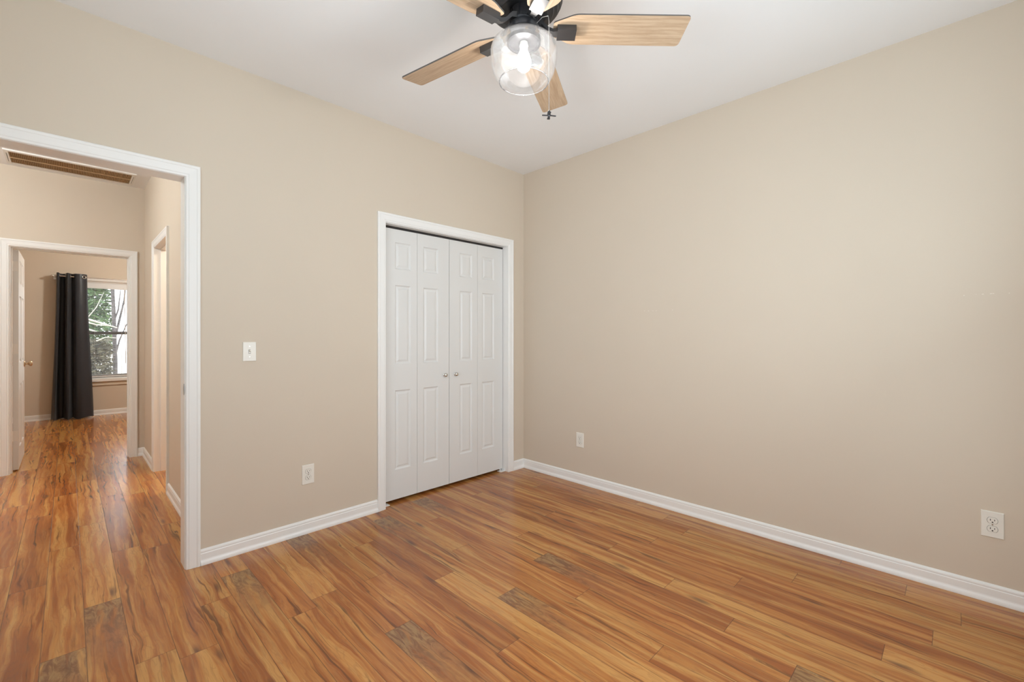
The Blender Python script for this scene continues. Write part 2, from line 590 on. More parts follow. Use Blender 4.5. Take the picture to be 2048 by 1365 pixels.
# door frames: jamb lining + casings
fy = lambda Y, s=-1: (lambda a, z, t: (a, Y + s * t, z))        # trim on a wall of constant y
fx = lambda X, s=-1: (lambda a, z, t: (X + s * t, a, z))        # trim on a wall of constant x


def jamb_y(x0, x1, z, ya, yb, stop=None):
    bs = [(x0 - J, x0, ya, yb, 0, z), (x1, x1 + J, ya, yb, 0, z), (x0 - J, x1 + J, ya, yb, z, z + J)]
    if stop is not None:
        s = .010
        bs += [(x0, x0 + s, stop, stop + .035, 0, z - s), (x1 - s, x1, stop, stop + .035, 0, z - s), (x0, x1, stop, stop + .035, z - s, z)]
    return boxes(*bs)


def frame(n, place_bms, label):
    t = thing('trim_%d' % n, (0, 0, 0), label, 'door frame', kind='structure')
    for nm, b in place_bms:
        obj(nm, b, m_trim, t)
    return t


t1 = frame(1, [('jamb', jamb_y(DJ0, DJ1, DZ, YL, YH)), ('casing', casing_bm(fy(YL), DJ0 - .004, DJ1 + .004, DZ + .001)),
               ('casing', casing_bm(fy(YH, 1), DJ0 - .006, DJ1 + .006, DZ + .022))], 'white frame of the open bedroom doorway to the hall')
bm = bmesh.new()
prism(bm, [(.014 * math.cos(a), .030 * math.sin(a)) for a in [2 * PI * k / 20 for k in range(20)]], 0, .0025)
sp = obj('strike_plate', bm, m_nickel, t1)
sp.matrix_local = Matrix.Translation((DJ1 + .0002, YL + .010, .947)) @ Matrix.Rotation(-PI / 2, 4, 'Y') @ Matrix.Rotation(PI / 2, 4, 'Z')
sp['label'] = 'grey metal strike plate'
frame(2, [('jamb', jamb_y(CJ0, CJ1, CZ, YL, YH)), ('casing', casing_bm(fy(YL), CJ0 - .0, CJ1 + .0, CZ + .004))], 'white frame round the bifold closet doors')
frame(3, [('jamb', jamb_y(FJ0, FJ1, FZ, HY1, FY0, FY0 - .075)), ('casing', casing_bm(fy(HY1), FJ0 - .006, FJ1 + .006, FZ + .005, width=.060)),
          ('casing', casing_bm(fy(FY0, 1), FJ0 - .006, FJ1 + .006, FZ + .005))], 'white frame of the doorway at the hall end')
sj = boxes((HX1, HX1 + .10, SJ0 - J, SJ0, 0, SZ), (HX1, HX1 + .10, SJ1, SJ1 + J, 0, SZ), (HX1, HX1 + .10, SJ0 - J, SJ1 + J, SZ, SZ + J),
           (HX1 + .04, HX1 + .075, SJ1 - .01, SJ1, 0, SZ - .01), (HX1 + .04, HX1 + .075, SJ0, SJ0 + .01, 0, SZ - .01), (HX1 + .04, HX1 + .075, SJ0, SJ1, SZ - .01, SZ))
frame(4, [('jamb', sj), ('casing', casing_bm(fx(HX1), SJ0 - .0, SJ1 + .0, SZ + .0))], 'white frame of the side doorway in the hall')

for nm, b, lab in (('baseboard_left', base_bm(fy(YL), DJ1 + .068, CJ0 - .063), 'white baseboard between the doorway and the closet'),
                   ('baseboard_corner', base_bm(fy(YL), CJ1 + .063, XR), 'short white baseboard between closet and corner'),
                   ('baseboard_right', base_bm(fx(XR), YS, YL), 'long white baseboard under the right wall'),
                   ('baseboard_back', base_bm(fy(YS, 1), XW, XR), 'white baseboard under the bedroom window'),
                   ('baseboard_west', base_bm(fx(XW, 1), YS, YL), 'white baseboard of the short wall'),
                   ('baseboard_hall_near', base_bm(fx(HX1), YH, SJ0 - .063), 'white baseboard in the hall just past the doorway'),
                   ('baseboard_hall_deep', base_bm(fx(HX1), SJ1 + .063, HY1), 'white baseboard in the hall beyond the side doorway'),
                   ('baseboard_hall_end', base_bm(fy(HY1), FJ1 + .066, HX1), 'tiny white baseboard at the hall end corner'),
                   ('baseboard_hall_west', base_bm(fy(HY1), HX0, FJ0 - .066), 'white baseboard left of the far doorway'),
                   ('baseboard_far', base_bm(fy(FY1), -1.2, 2.4), 'white baseboard under the far window')):
    struct(nm, b, m_trim, lab, 'baseboard')


# ------------------------------------------------------------------ panelled doors
def panel_leaf(w, z0, z1, panels, th, both=False):
    """Door leaf x 0..w, front face at y=0, back at y=th, with moulded raised panels (x0,x1,z0,z1)."""
    bm = bmesh.new()
    prof = [(0, 0), (.003, .0035), (.009, .0075), (.016, .008), (.030, .0025)]
    xs = sorted({0, w, *[p[0] for p in panels], *[p[1] for p in panels]})
    zs = sorted({z0, z1, *[p[2] for p in panels], *[p[3] for p in panels]})
    for side in ((0, 1), (th, -1)) if both else ((0, 1),):
        y0, s = side
        for xa, xb in zip(xs, xs[1:]):
            for za, zb in zip(zs, zs[1:]):
                inp = [p for p in panels if p[0] <= xa and p[1] >= xb and p[2] <= za and p[3] >= zb]
                if not inp:
                    bm.faces.new([bm.verts.new(q) for q in ((xa, y0, za), (xb, y0, za), (xb, y0, zb), (xa, y0, zb))])
        for (xa, xb, za, zb) in panels:
            rings = [[bm.verts.new(q) for q in ((xa + d, y0 + s * t, za + d), (xb - d, y0 + s * t, za + d), (xb - d, y0 + s * t, zb - d), (xa + d, y0 + s * t, zb - d))]
                     for d, t in prof]
            for a, b in zip(rings, rings[1:]):
                for k in range(4):
                    bm.faces.new((a[k], a[(k + 1) % 4], b[(k + 1) % 4], b[k]))
            bm.faces.new(rings[-1])
    V = lambda *q: bm.verts.new(q)
    if not both:
        bm.faces.new((V(0, th, z0), V(0, th, z1), V(w, th, z1), V(w, th, z0)))
    bm.faces.new((V(0, 0, z0), V(0, 0, z1), V(0, th, z1), V(0, th, z0)))
    bm.faces.new((V(w, 0, z0), V(w, th, z0), V(w, th, z1), V(w, 0, z1)))
    bm.faces.new((V(0, 0, z0), V(0, th, z0), V(w, th, z0), V(w, 0, z0)))
    bm.faces.new((V(0, 0, z1), V(w, 0, z1), V(w, th, z1), V(0, th, z1)))
    bmesh.ops.remove_doubles(bm, verts=bm.verts, dist=1e-5)
    return bm


d1 = thing('door_1', (0, 0, 0), 'white four leaf bifold closet doors with round knobs', 'closet doors', kind='structure')
rows = ((.240, .826), (1.020, 1.604), (1.723, 1.921))
YD = 2.926
leaves = ((1.601, 1.8955, .105, .055), (1.8975, 2.199, .055, .107), (2.203, 2.5035, .107, .060), (2.5055, 2.803, .053, .105))
for k, (x0, x1, il, ir) in enumerate(leaves):
    w = x1 - x0
    lf = obj('door_leaf', panel_leaf(w, .022, 2.017, [(il, w - ir, a, b) for a, b in rows], .030), m_door, d1)
    lf.location = (x0, YD, 0)
    if k in (1, 2):
        kx = (2.155 if k == 1 else 2.263) - x0
        kb = lathe(bmesh.new(), [(0, .030), (.009, .029), (.0145, .024), (.0155, .018), (.012, .012), (.0065, .008), (.006, .003), (.011, 0), (0, 0)], 24)
        kn = obj('knob', kb, m_chrome, lf, smooth=50)
        kn.location = (kx, 0, .913)
        kn.rotation_euler = (PI / 2, 0, 0)
        kn['label'] = 'small round nickel knob'
obj('top_track', boxes((CJ0, CJ1, YD + .004, YD + .028, CZ - .014, CZ)), m_slot, d1)
for x0, x1, pin in ((CJ0, CJ0 + .055, CJ0 + .030), (CJ1 - .055, CJ1, CJ1 - .030)):
    bm = boxes((x0, x1, YD - .028, YD + .020, 0, .004), (x0 if x0 == CJ0 else x1 - .003, x0 + .003 if x0 == CJ0 else x1, YD - .028, YD + .020, .004, .026))
    lathe(bm, [(0, .0215), (.005, .0215), (.005, .004), (0, .004)], 12, pin, YD + .008)
    obj('floor_bracket', bm, m_trim, d1)

# far bedroom door, swung open at a right angle
d2 = thing('door_2', (FJ0 + .006, FY0 + .006, 0), 'white six panel door standing open in the far bedroom', 'door', rot=(0, 0, PI / 2), kind='structure')
DW = .762
pan = [(a, b, c, d) for a, b in ((.115, .335), (.427, .647)) for c, d in ((.20, .78), (.98, 1.60), (1.72, 1.93))]
lf = obj('door_leaf', panel_leaf(DW, .012, 2.012, pan, .035, True), m_door, d2)
lf.location = (0, -.038, 0)
for z in (.32, 1.11, 1.86):
    bm = boxes((-.0035, 0, -.034, -.004, z - .045, z + .045))
    tube(bm, [(-.004, -.001, z - .046), (-.004, -.001, z + .046)], .0055, 10)
    h = obj('hinge', bm, m_grille, d2)
    h['label'] = 'painted butt hinge'
for s in (1, -1):
    y = -.038 if s == 1 else -.003
    kb = lathe(bmesh.new(), [(0, .062), (.016, .060), (.026, .052), (.027, .044), (.020, .034), (.010, .028), (.009, .010), (.026, .008), (.030, .003), (.030, 0), (0, 0)], 28)
    kn = obj('knob', kb, m_brass, d2, smooth=50)
    kn.location = (DW - .065, y, .945)
    kn.rotation_euler = (PI / 2 * s, 0, 0)
    kn['label'] = 'round brass knob'


# ------------------------------------------------------------------ windows
def window(n, place, x0, x1, z0, z1, label, outward):
    """place(a, z, t): t into the room. Double-hung window filling a wall opening."""
    t = thing('window_%d' % n, (0, 0, 0), label, 'window', kind='structure')

    def bx(bm, a0, a1, za, zb, ta, tb):
        p, q = place(a0, za, ta), place(a1, zb, tb)
        box(bm, min(p[0], q[0]), max(p[0], q[0]), min(p[1], q[1]), max(p[1], q[1]), za, zb)
    bm = bmesh.new()
    for a0, a1, za, zb in ((x0, x0 + .02, z0, z1), (x1 - .02, x1, z0, z1), (x0, x1, z1 - .02, z1), (x0, x1, z0, z0 + .02)):
        bx(bm, a0, a1, za, zb, -.12, 0)
    obj('window_frame', bm, m_vinyl, t)
    zm = (z0 + z1) / 2 - .03
    for nm, za, zb, ta, tb in (('lower_sash', z0 + .02, zm + .022, -.085, -.055), ('upper_sash', zm - .022, z1 - .02, -.118, -.088)):
        bm = bmesh.new()
        s = .038
        bx(bm, x0 + .02, x0 + .02 + s, za, zb, ta, tb)
        bx(bm, x1 - .02 - s, x1 - .02, za, zb, ta, tb)
        low, top = (za, za + .045), (zb - .035, zb)
        bx(bm, x0 + .02 + s, x1 - .02 - s, *low, ta, tb)
        bx(bm, x0 + .02 + s, x1 - .02 - s, *top, ta, tb)
        so = obj(nm, bm, m_vinyl, t)
        if nm == 'lower_sash':
            bm = bmesh.new()
            bx(bm, x0 + .02, x1 - .02, zm - .018, zm + .026, tb, tb + .006)
            mr = obj('meeting_rail', bm, m_vinyl_backlit, so)
            mr['label'] = 'meeting rail darkened as if backlit'
        bm = bmesh.new()
        bx(bm, x0 + .02 + s, x1 - .02 - s, low[1], top[0], (ta + tb) / 2 - .002, (ta + tb) / 2 + .002)
        obj('pane', bm, m_pane, so)
    obj('casing', casing_bm(place, x0, x1, z1, z0), m_trim, t)
    bm = bmesh.new()
    bx(bm, x0 - .085, x1 + .085, z0 - .036, z0, -.04, .045)
    obj('stool', bm, m_trim, t, bevel=.004)
    bm = sweep(bmesh.new(), [[place(a, z0 - .036 - d * 1.0, tt) for d, tt in CASING] for a in (x0 - .063, x1 + .063)])
    ap = obj('apron', bm, m_wall, t)  # apron takes the wall beige
    ap['label'] = 'beige apron under the stool'
    return t


window(1, fy(FY1), WX0, WX1, WZ0, WZ1, 'white double hung window of the far bedroom', 1)
window(2, lambda a, z, t: (a, YS + t, z), .6, 2.4, .62, 2.18, 'wide white window behind the viewpoint', -1)

window(3, lambda a, z, t: (XW + t, a, z), .15, 1.55, .62, 2.18, 'white window added left of the viewpoint for fill light', -1)  # unseen window, added to carry the west fill light

# mini blind of the far window
bl = thing('window_blind', (WX0 + .025, FY1 + .02, WZ1 - .005), 'white horizontal slat blind lowered over the far window', 'window blind')
BW = WX1 - WX0 - .05
obj('headrail', boxes((0, BW, -.022, .020, -.080, 0)), m_vinyl, bl, bevel=.003)
bm = bmesh.new()
z = -.098
while z > -(WZ1 - WZ0) + .055:
    rings = []
    for a in (0, BW):
        up = [(a, -.0125 + .025 * k / 4, z + .0022 * math.sin(PI * k / 4)) for k in range(5)]
        rings.append(up + [(p[0], p[1], p[2] - .0007) for p in up[::-1]])
    sweep(bm, rings)
    z -= .0205
obj('slats', bm, m_vinyl, bl)
zb = -(WZ1 - WZ0) + .045
obj('bottom_rail', boxes((0, BW, -.013, .013, zb - .010, zb + .006)), m_vinyl, bl, bevel=.002)
for a in (.12, BW / 2, BW - .12):
    bm = bmesh.new()
    tube(bm, [(a, -.0145, -.08), (a, -.0145, zb)], .0008, 6)
    tube(bm, [(a, .0145, -.08), (a, .0145, zb)], .0008, 6)
    obj('ladder_cord', bm, m_vinyl, bl)
bm = bmesh.new()
tube(bm, [(.462, -.026, -.06), (.466, -.030, -.35), (.474, -.028, -.8), (.480, -.026, -1.25)], .0042, 8)
obj('tilt_wand', bm, m_grille, bl)

# curtain rod and curtain
rod = thing('curtain_rod', (0, FY1 - .16, 2.10), 'thin white curtain rod above the far window', 'curtain rod')
bm = tube(bmesh.new(), [(-.14, 0, 0), (1.35, 0, 0)], .0075, 12)
obj('rod', bm, m_chrome, rod, smooth=40)
for a, s in ((-.14, -1), (1.35, 1)):
    bm = lathe(bmesh.new(), [(0, .034), (.010, .031), (.015, .020), (.013, .009), (.009, .004), (.009, 0), (0, 0)], 16)
    f = obj('finial', bm, m_chrome, rod, smooth=40)
    f.location = (a, 0, 0)
    f.rotation_euler = (0, s * PI / 2, 0)
for a in (-.135, 1.22):
    bm = boxes((a - .010, a + .010, .012, .160, -.006, .004), (a - .014, a + .014, .156, .160, -.04, .03))
    tube(bm, [(a - .006, .0, -.0105), (a + .006, .0, -.0105)], .004, 8)
    box(bm, a - .006, a + .006, -.004, .02, -.0135, -.008)
    obj('bracket', bm, m_chrome, rod)


def catmull(pts, n):
    P = [Vector(p) for p in pts]
    P = [2 * P[0] - P[1]] + P + [2 * P[-1] - P[-2]]
    out = []
    for i in range(1, len(P) - 2):
        for k in range(n):
            t = k / n
            a, b, c, d = P[i - 1:i + 3]
            out.append(.5 * (2 * b + (c - a) * t + (2 * a - 5 * b + 4 * c - d) * t * t + (3 * b - a - 3 * c + d) * t ** 3))
    return out + [P[-2]]


cu = thing('curtain', (0, FY1 - .16, 0), 'charcoal satin grommet curtain hanging left of the far window', 'curtain')
TOP = [(-.116, .000), (-.108, -.040), (-.094, -.050), (-.086, -.010), (-.078, .095), (-.028, .100), (-.020, .010), (-.010, -.060), (.006, -.074), (.018, -.030),
       (.034, .020), (.050, .046), (.062, .010), (.078, -.036), (.110, -.052), (.150, -.046), (.188, -.022), (.206, .014)]
BOT = [(-.167, .030), (-.156, -.050), (-.140, -.085), (-.126, -.040), (-.116, .095), (-.050, .105), (-.034, .010), (-.018, -.060), (.006, -.080), (.026, -.040),
       (.040, .030), (.056, .055), (.078, .000), (.100, -.060), (.145, -.085), (.200, -.070), (.250, -.030), (.278, .020)]
ct, cb = catmull([(*p, 0) for p in TOP], 6), catmull([(*p, 0) for p in BOT], 6)
NZ = 26
bm = bmesh.new()
grid = []
for j in range(NZ + 1):
    t = j / NZ
    s = t ** 1.25
    row = []
    for i, (a, b) in enumerate(zip(ct, cb)):
        wob = .006 * math.sin(i * .35 + t * 5.0) * t
        x = a.x + (b.x - a.x) * s + wob
        y = a.y + (b.y - a.y) * s
        zt = 2.145 - (2.145 - .014 - .012 * math.sin(i * .22)) * t
        row.append(bm.verts.new((x, y, zt)))
    grid.append(row)
for r0, r1 in zip(grid, grid[1:]):
    for i in range(len(r0) - 1):
        bm.faces.new((r0[i], r0[i + 1], r1[i + 1], r1[i]))
bmesh.ops.solidify(bm, geom=bm.faces[:], thickness=.0022)
obj('curtain_panel', bm, m_curtain, cu, smooth=70)
for gx, ang in ((-.082, 75), (-.022, -78), (.028, 76), (.070, -74), (.172, 30)):
    bm = bmesh.new()
    pts = [(0, .021 * math.cos(2 * PI * k / 20), .021 * math.sin(2 * PI * k / 20)) for k in range(21)]
    tube(bm, pts, .0042, 8, caps=False)
    g = obj('grommet', bm, m_chrome, cu, smooth=60)
    g.location = (gx, -.045 if gx > .1 else 0, 2.10)
    g.rotation_euler = (0, 0, math.radians(ang - 75 if gx < .1 else -62))
    g['label'] = 'nickel ring'

# ------------------------------------------------------------------ return air grille on the hall ceiling
vg = thing('air_return_grille', (.0415, 5.620, H), 'long louvred return air grille on the hall ceiling', 'vent')
w2, l2, wi, li = .414, .205, .386, .166
bm = boxes((-w2, w2, -l2, -li, -.010, 0), (-w2, w2, li, l2, -.010, 0), (-w2, -wi, -li, li, -.010, 0), (wi, w2, -li, li, -.010, 0))
obj('frame', bm, m_grille, vg, bevel=.003)
obj('filter', boxes((-wi, wi, -li, li, -.003, 0)), m_filter, vg)
bm = bmesh.new()
n = 72
for k in range(n):
    x = -wi + (k + .5) * 2 * wi / n
    vs = [(x - .0016, -li, -.003), (x - .0009, -li, -.003), (x + .0022, -li, -.009), (x + .0014, -li, -.009)]
    sweep(bm, [[(a, yy, c) for a, _, c in vs] for yy in (-li, li)])
obj('louvers', bm, m_slat, vg)
obj('center_bar', boxes((-wi, wi, -.005, .005, -.011, -.004)), m_slat, vg)
for sx in (-1, 1):
    bm = boxes((sx * (wi + .013) - .0012, sx * (wi + .013) + .0012, -.12, .13, -.0108, -.0098))
    obj('latch_slot', bm, m_slot, vg)


# ------------------------------------------------------------------ wall plates
def plate_bm(w, h, t=.006):
    bm = bmesh.new()
    a = [(-w / 2, -h / 2), (w / 2, -h / 2), (w / 2, h / 2), (-w / 2, h / 2)]
    rings = [[(x, 0, z) for x, z in a], [(x * .995, -t * .55, z * .997) for x, z in a], [(x * .93, -t, z * .955) for x, z in a]]
    return sweep(bm, rings)


def screw(parent, z):
    bm = lathe(bmesh.new(), [(0, .0012), (.0025, .001), (.0034, 0), (0, 0)], 14)
    s = obj('screw', bm, m_chrome, parent, smooth=40)
    s.location, s.rotation_euler = (0, -.0060, z), (PI / 2, 0, 0)


def make_outlet(w, h):
    t = thing('wall_outlet', (0, 0, 0), '', 'outlet')
    obj('plate', plate_bm(w, h), m_plate, t)
    for sz in (.0195, -.0195):
        out = []
        for k in range(28):
            a = 2 * PI * k / 28
            out.append((.0172 * math.cos(a), max(-.0135, min(.0135, .0172 * math.sin(a)))))
        bm = bmesh.new()
        a = [bm.verts.new((x, -.0062, z)) for x, z in out]
        b = [bm.verts.new((x * .96, -.0086, z * .96)) for x, z in out]
        bm.faces.new(b)
        gap_shadow = [bm.verts.new((x * 1.045, -.0062, z * 1.055)) for x, z in out]  # flat dark ring paints the shadow in the gap round the receptacle
        for k in range(28):
            bm.faces.new((gap_shadow[k], gap_shadow[(k + 1) % 28], a[(k + 1) % 28], a[k])).material_index = 1
        for k in range(28):
            bm.faces.new((a[k], a[(k + 1) % 28], b[(k + 1) % 28], b[k]))
        rc = obj('receptacle', bm, [m_plate, m_slot], t)
        rc.location = (0, 0, sz)
        bm = boxes((-.0079, -.0055, -.0090, -.0080, -.0012, .0068), (.0055, .0077, -.0090, -.0080, -.0004, .0062))
        prism_pts = [(.0028 * math.cos(2 * PI * k / 12), .0028 * math.sin(2 * PI * k / 12)) for k in range(12)]
        f = [bm.verts.new((x, -.0090, z - .0072)) for x, z in prism_pts]
        g = [bm.verts.new((x, -.0080, z - .0072)) for x, z in prism_pts]
        bm.faces.new(f)
        for k in range(12):
            bm.faces.new((f[k], f[(k + 1) % 12], g[(k + 1) % 12], g[k]))
        so = obj('slots', bm, m_slot, rc)
    screw(t, 0)
    return t


o1 = make_outlet(.074, .120)
for o, loc, rz, lab in ((o1, (1.062, YL, .364), 0, 'white outlet low on the wall between the doorway and the closet'),
                        (copy_tree(o1), (XR, 2.217, .361), PI / 2 + PI, 'white outlet near the room corner, beside the closet'),
                        (copy_tree(o1), (XR, -.118, .358), PI / 2 + PI, 'white outlet at the right end of the long wall')):
    o.location, o.rotation_euler = loc, (0, 0, rz)
    o['label'], o['group'] = lab, 'white wall outlets'

sw = thing('light_switch', (.7365, YL, 1.139), 'white single toggle light switch right of the doorway', 'light switch')
obj('plate', plate_bm(.069, .110), m_plate, sw)
bm = boxes((-.0052, .0052, -.0066, -.0058, -.012, .012))
obj('toggle_slot', bm, m_slot, sw)
bm = boxes((-.0042, .0042, -.0070, -.0055, -.0105, .0105))
sweep(bm, [[(-.004, -.0065, -.003), (.004, -.0065, -.003), (.004, -.0065, .007), (-.004, -.0065, .007)],
           [(-.003, -.0165, .006), (.003, -.0165, .006), (.003, -.0155, .011), (-.003, -.0155, .011)]])
obj('toggle', bm, m_plate, sw)
for z in (.030, -.030):
    screw(sw, z)

# ------------------------------------------------------------------ ceiling fan
FX, FYC = 1.317, 1.249
fan = thing('ceiling_fan', (FX, FYC, H), 'black ceiling fan with five light oak blades and a lit glass lamp', 'ceiling fan')
Z = lambda z: z - H
bm = lathe(bmesh.new(), [(0, 0), (.150, 0), (.158, Z(2.725)), (.160, Z(2.60)), (.156, Z(2.588)), (.150, Z(2.584)), (.149, Z(2.574)), (.141, Z(2.570)), (.138, Z(2.560)),
                         (.124, Z(2.556)), (.120, Z(2.548)), (.098, Z(2.545)), (.092, Z(2.550)), (.070, Z(2.556)), (0, Z(2.556))], 64)
obj('motor_housing', bm, m_black, fan, smooth=35)
bm = bmesh.new()
lathe(bm, [(0, Z(2.560)), (.052, Z(2.558)), (.054, Z(2.550)), (.054, Z(2.506)), (.048, Z(2.500)), (0, Z(2.500))], 40)
for k in range(10):
    a = 2 * PI * k / 10 + .2
    fs = len(bm.verts)
    box(bm, .0535, .0565, -.0125, .0125, Z(2.549), Z(2.508))
    bm.verts.ensure_lookup_table()
    bmesh.ops.rotate(bm, verts=bm.verts[fs:], cent=(0, 0, 0), matrix=Matrix.Rotation(a, 3, 'Z'))
obj('flywheel', bm, m_black, fan, smooth=35)
bm = lathe(bmesh.new(), [(0, Z(2.500)), (.050, Z(2.500)), (.060, Z(2.494)), (.064, Z(2.484)), (.063, Z(2.468)), (.066, Z(2.464)), (.066, Z(2.440)), (.069, Z(2.436)), (.069, Z(2.422)),
                         (.060, Z(2.420)), (.058, Z(2.428)), (0, Z(2.428))], 48)
fit = obj('light_fitter', bm, m_black, fan, smooth=35)
for k in range(3):
    a = 2 * PI * k / 3 + .4
    bm = tube(bmesh.new(), [(.066 * math.cos(a), .066 * math.sin(a), Z(2.452)), (.076 * math.cos(a), .076 * math.sin(a), Z(2.452))], .004, 10)
    obj('thumbscrew', bm, m_chrome, fit)
bm = lathe(bmesh.new(), [(.062, Z(2.434)), (.090, Z(2.434)), (.113, Z(2.428)), (.129, Z(2.414)), (.1355, Z(2.395)), (.1355, Z(2.375)), (.132, Z(2.340)), (.126, Z(2.312)),
                         (.116, Z(2.288)), (.105, Z(2.272)), (.101, Z(2.268)), (.098, Z(2.270)), (.102, Z(2.275)), (.113, Z(2.290)), (.123, Z(2.314)), (.129, Z(2.341)), (.1325, Z(2.376)),
                         (.1325, Z(2.394)), (.1265, Z(2.411)), (.112, Z(2.4245)), (.090, Z(2.431)), (.062, Z(2.431))], 72)
sh = obj('glass_shade', bm, m_shade, fan, smooth=60)
sh['label'] = 'clear seeded glass shade'
bm = bmesh.new()
tube(bm, [(.1000 * math.cos(2 * PI * k / 72), .1000 * math.sin(2 * PI * k / 72), Z(2.2672)) for k in range(73)], .0021, 8, caps=False)
obj('rim', bm, m_rim, sh, smooth=60)
bm = lathe(bmesh.new(), [(0, Z(2.430)), (.016, Z(2.430)), (.018, Z(2.412)), (.014, Z(2.404)), (0, Z(2.404))], 24)
obj('lamp_socket', bm, m_plate, fan)
bm = lathe(bmesh.new(), [(0, Z(2.404)), (.013, Z(2.404)), (.015, Z(2.392)), (.024, Z(2.374)), (.029, Z(2.352)), (.029, Z(2.338)), (.024, Z(2.322)), (.013, Z(2.312)), (0, Z(2.310))], 28)
b = obj('light_bulb', bm, m_bulb, fan, smooth=60)
b['label'] = 'glowing white bulb'

# one blade (and its iron); local x runs outward, underside down
ZB = Z(2.482)


def rounded(pts, rad, seg=5):
    out = []
    n = len(pts)
    for i, p in enumerate(pts):
        p = Vector(p)
        a, c = Vector(pts[i - 1]), Vector(pts[(i + 1) % n])
        r = rad[i]
        if r <= 0:
            out.append(tuple(p)); continue
        u, v = (a - p).normalized(), (c - p).normalized()
        for k in range(seg + 1):
            t = k / seg
            q = (p + u * r) * (1 - t) ** 2 + p * 2 * t * (1 - t) + (p + v * r) * t * t
            out.append(tuple(q))
    return out


blade_o = rounded([(.120, -.032), (.205, -.069), (.664, -.071), (.660, .071), (.195, .069), (.120, .032)], [.008, .02, .018, .018, .02, .008])


def make_blade():
    bm = bmesh.new()
    prism(bm, blade_o, 0, .0062, 1, 0, 0)
    o = obj('blade', bm, [m_blade, m_edge], fan)
    o['label'] = 'light oak blade'
    # iron: arm from the flywheel cranked down to a bevelled block under the blade
    ib = bmesh.new()
    box(ib, .136, .212, -.026, .026, -.026, -.0005)
    bmesh.ops.bevel(ib, geom=[e for e in ib.edges if e.calc_face_angle(0) > .5], offset=.007, segments=3, affect='EDGES', profile=.6)
    sweep(ib, [[(x, -hw, z - hh), (x, hw, z - hh), (x, hw, z + hh), (x, -hw, z + hh)] for x, z, hw, hh in
               ((.044, .034, .016, .011), (.072, .026, .013, .010), (.098, -.004, .012, .009), (.118, -.014, .012, .008), (.142, -.014, .016, .009))])
    io = obj('blade_iron', ib, m_iron, o, smooth=30)
    io['label'] = 'dark metal blade bracket'
    for sx, sy in ((.150, 0.0), (.180, .018), (.180, -.018)):
        obj('blade_screw', lathe(bmesh.new(), [(0, .0086), (.004, .0082), (.0055, .0062), (0, .0062)], 12, sx, sy), m_chrome, o)
    return o


def place_blade(o, k):
    o.matrix_local = Matrix.Translation((0, 0, ZB)) @ Matrix.Rotation(math.radians(1.2 + 72 * k - 45), 4, 'Z') @ Matrix.Rotation(math.radians(-12), 4, 'X')


bl0 = make_blade()
place_blade(bl0, 0)
for k in range(1, 5):
    place_blade(copy_tree(bl0, fan), k)

# pull chain: beads on a cord, ending in a little fan-shaped fob
rr = Vector((math.sqrt(.5), -math.sqrt(.5), 0))
ff = Vector((math.sqrt(.5), math.sqrt(.5), 0))
pc = rr * .094 + ff * -.108
bm = bmesh.new()
tube(bm, [(rr.x * .05 + ff.x * -.045, rr.y * .05 + ff.y * -.045, Z(2.476)), (pc.x * .75, pc.y * .75, Z(2.474)), (pc.x * .97, pc.y * .97, Z(2.462)), (pc.x, pc.y, Z(2.44)), (pc.x, pc.y, Z(2.093))], .0010, 6)
zz = 2.44
while zz > 2.098:
    lathe(bm, [(0, Z(zz) + .0017), (.0018, Z(zz)), (0, Z(zz) - .0017)], 6, pc.x, pc.y)
    zz -= .0042
ch = obj('pull_chain', bm, m_nickel, fan)
bm = lathe(bmesh.new(), [(0, Z(2.0970)), (.003, Z(2.0960)), (.0062, Z(2.0890)), (.0066, Z(2.0770)), (.004, Z(2.0720)), (0, Z(2.0720))], 16, pc.x, pc.y)
for k in range(4):
    a = math.radians(-45 + 8 + 90 * k)
    dx, dy = math.cos(a), math.sin(a)
    tube(bm, [(pc.x + dx * .004, pc.y + dy * .004, Z(2.0770)), (pc.x + dx * .027, pc.y + dy * .027, Z(2.0760))], .0024, 8)
lathe(bm, [(0, Z(2.0730)), (.0034, Z(2.0700)), (.0042, Z(2.0660)), (.0034, Z(2.0620)), (0, Z(2.0605))], 12, pc.x, pc.y)
fb = obj('fob', bm, m_black, ch, smooth=50)
fb['label'] = 'tiny fan-shaped black fob'


# ------------------------------------------------------------------ lamps of the other rooms (out of frame), hall and far ones added as fill
def dome(loc, lamp, label):
    t = thing('ceiling_light', loc, label, 'ceiling light')
    obj('base', lathe(bmesh.new(), [(0, 0), (.15, 0), (.15, -.02), (0, -.02)], 32), m_chrome, t)
    obj('globe', lathe(bmesh.new(), [(.14, -.02), (.135, -.05), (.10, -.085), (.05, -.10), (0, -.104)], 32), m_lamp, t, smooth=60)
    point_light('lamp_glow', (loc[0], loc[1], loc[2] - .22), lamp[0], lamp[1], .10)


dome((-1.0, 4.3, H), FILL_HALL, 'round ceiling lamp added to brighten the hall')  # unseen lamp, added to brighten the hall walls
dome((1.1, 7.4, H), FILL_FAR, 'round ceiling lamp added to brighten the far bedroom')  # unseen lamp, added because the far window alone is too weak
dome((1.5, 4.8, H), LAMP_BATH, 'round ceiling lamp in the side room')

# ------------------------------------------------------------------ the garden beyond the far window
tag(obj('ground', boxes((-30, 40, 9.7, 70, -.75, -.6)), m_ground), 'pale ground of the garden outside', 'ground', kind='structure')


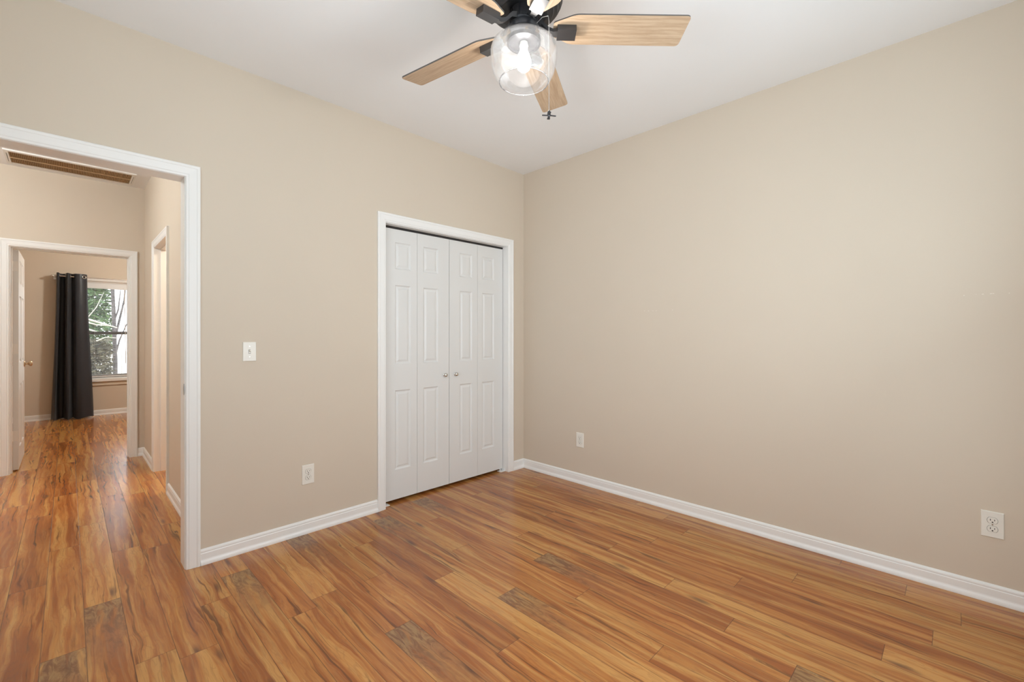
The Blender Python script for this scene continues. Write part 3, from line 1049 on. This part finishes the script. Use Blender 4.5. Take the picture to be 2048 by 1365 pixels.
def leaves_bm(rnd, n, fn, size, flat=.5):
    bm = bmesh.new()
    for _ in range(n):
        c = Vector(fn(rnd))
        d = Vector((rnd.gauss(0, 1), rnd.gauss(0, 1), rnd.gauss(0, flat))).normalized()
        e = d.cross(Vector((rnd.gauss(0, 1), rnd.gauss(0, 1), rnd.gauss(0, 1)))).normalized()
        s = size * rnd.uniform(.6, 1.4)
        p = [c - d * s, c + e * s * .32, c + d * s, c - e * s * .32]
        bm.faces.new([bm.verts.new(q) for q in p])
    return bm


R = random.Random(5)
ev = thing('evergreen_tree', (-.02, 17.5, -.6), 'dark green evergreen tree outside the far window', 'tree')


def cone(r):
    z = r.uniform(1.4, 6.2)
    rad = 1.04 * (1 - (z / 7.0) ** 3) * math.sqrt(r.random())
    a = r.uniform(0, 2 * PI)
    return (rad * math.cos(a), rad * math.sin(a), z)


obj('foliage', leaves_bm(R, 15000, cone, .085), m_ever, ev)
obj('trunk', tube(bmesh.new(), [(0, 0, 0), (.02, 0, 2.5), (0, .02, 6.3)], [.13, .10, .02], 12), m_bark, ev)

sh = thing('shrub', (.15, 14.2, -.6), 'olive leafy shrub below the evergreen, outside the far window', 'shrub')


def blob(r):
    z = 1.75 * r.random() ** .8
    rad = (.66 - .06 * z) * math.sqrt(r.random())
    a = r.uniform(0, 2 * PI)
    return (.02 + rad * math.cos(a), rad * math.sin(a), z)


obj('foliage', leaves_bm(R, 7000, blob, .060), m_bush, sh)
bm = bmesh.new()
for k in range(7):
    a = k * .9
    tube(bm, [(.04 * math.cos(a), .04 * math.sin(a), 0), (.2 * math.cos(a), .2 * math.sin(a), .7), (.42 * math.cos(a), .42 * math.sin(a), 1.45)], [.02, .014, .005], 8)
obj('stems', bm, m_bark, sh)


def branch_tree(name, loc, segs, m, label):
    t = thing(name, loc, label, 'tree')
    for nm, pts, rad in segs:
        bm = bmesh.new()
        tube(bm, pts, rad, 10)
        obj(nm, bm, m, t, smooth=60)
    return t


branch_tree('bare_tree', (.865, 15.2, -.6), [
    ('trunk', [(0, 0, 0), (-.01, 0, 1.2), (-.03, 0, 2.2), (-.06, .05, 3.2), (-.08, .1, 4.6)], [.055, .048, .042, .036, .015]),
    ('branch', [(-.02, 0, 1.75), (.06, .02, 2.15), (.17, .05, 2.75), (.22, .1, 3.6)], [.028, .024, .018, .008]),
    ('branch', [(-.03, 0, 2.2), (.05, -.03, 2.5), (.10, -.05, 3.1)], [.020, .016, .006]),
    ('branch', [(-.01, 0, 1.30), (.08, .06, 1.72), (.21, .1, 2.1), (.34, .12, 2.35)], [.022, .018, .014, .006])], m_bark,
    'grey bare forked tree right of the evergreen')
branch_tree('fallen_branch', (.72, 12.6, -.6), [
    ('limb', [(.02, 0, 2.0), (-.18, .05, 2.08), (-.42, .1, 2.17), (-.8, .1, 2.26)], [.010, .018, .022, .026]),
    ('limb', [(-.10, .05, 2.04), (-.30, 0, 2.06), (-.6, 0, 2.16)], [.008, .014, .018]),
    ('limb', [(-.16, .0, 1.86), (-.34, .0, 1.93), (-.6, .0, 2.04), (-.8, .1, 2.36)], [.008, .015, .018, .03]),
    ('limb', [(-.8, .1, 2.36), (-.95, .2, 1.2), (-1.0, .2, -.0)], [.03, .05, .07]),
    ('limb', [(-.42, .1, 2.22), (-.30, .1, 2.42), (-.18, .12, 2.75)], [.010, .008, .004]),
    ('limb', [(-.30, .02, 1.72), (-.16, .0, 1.80), (.04, .0, 1.78)], [.014, .010, .004])], m_pale,
    'pale sunlit branches crossing in front of the evergreen')
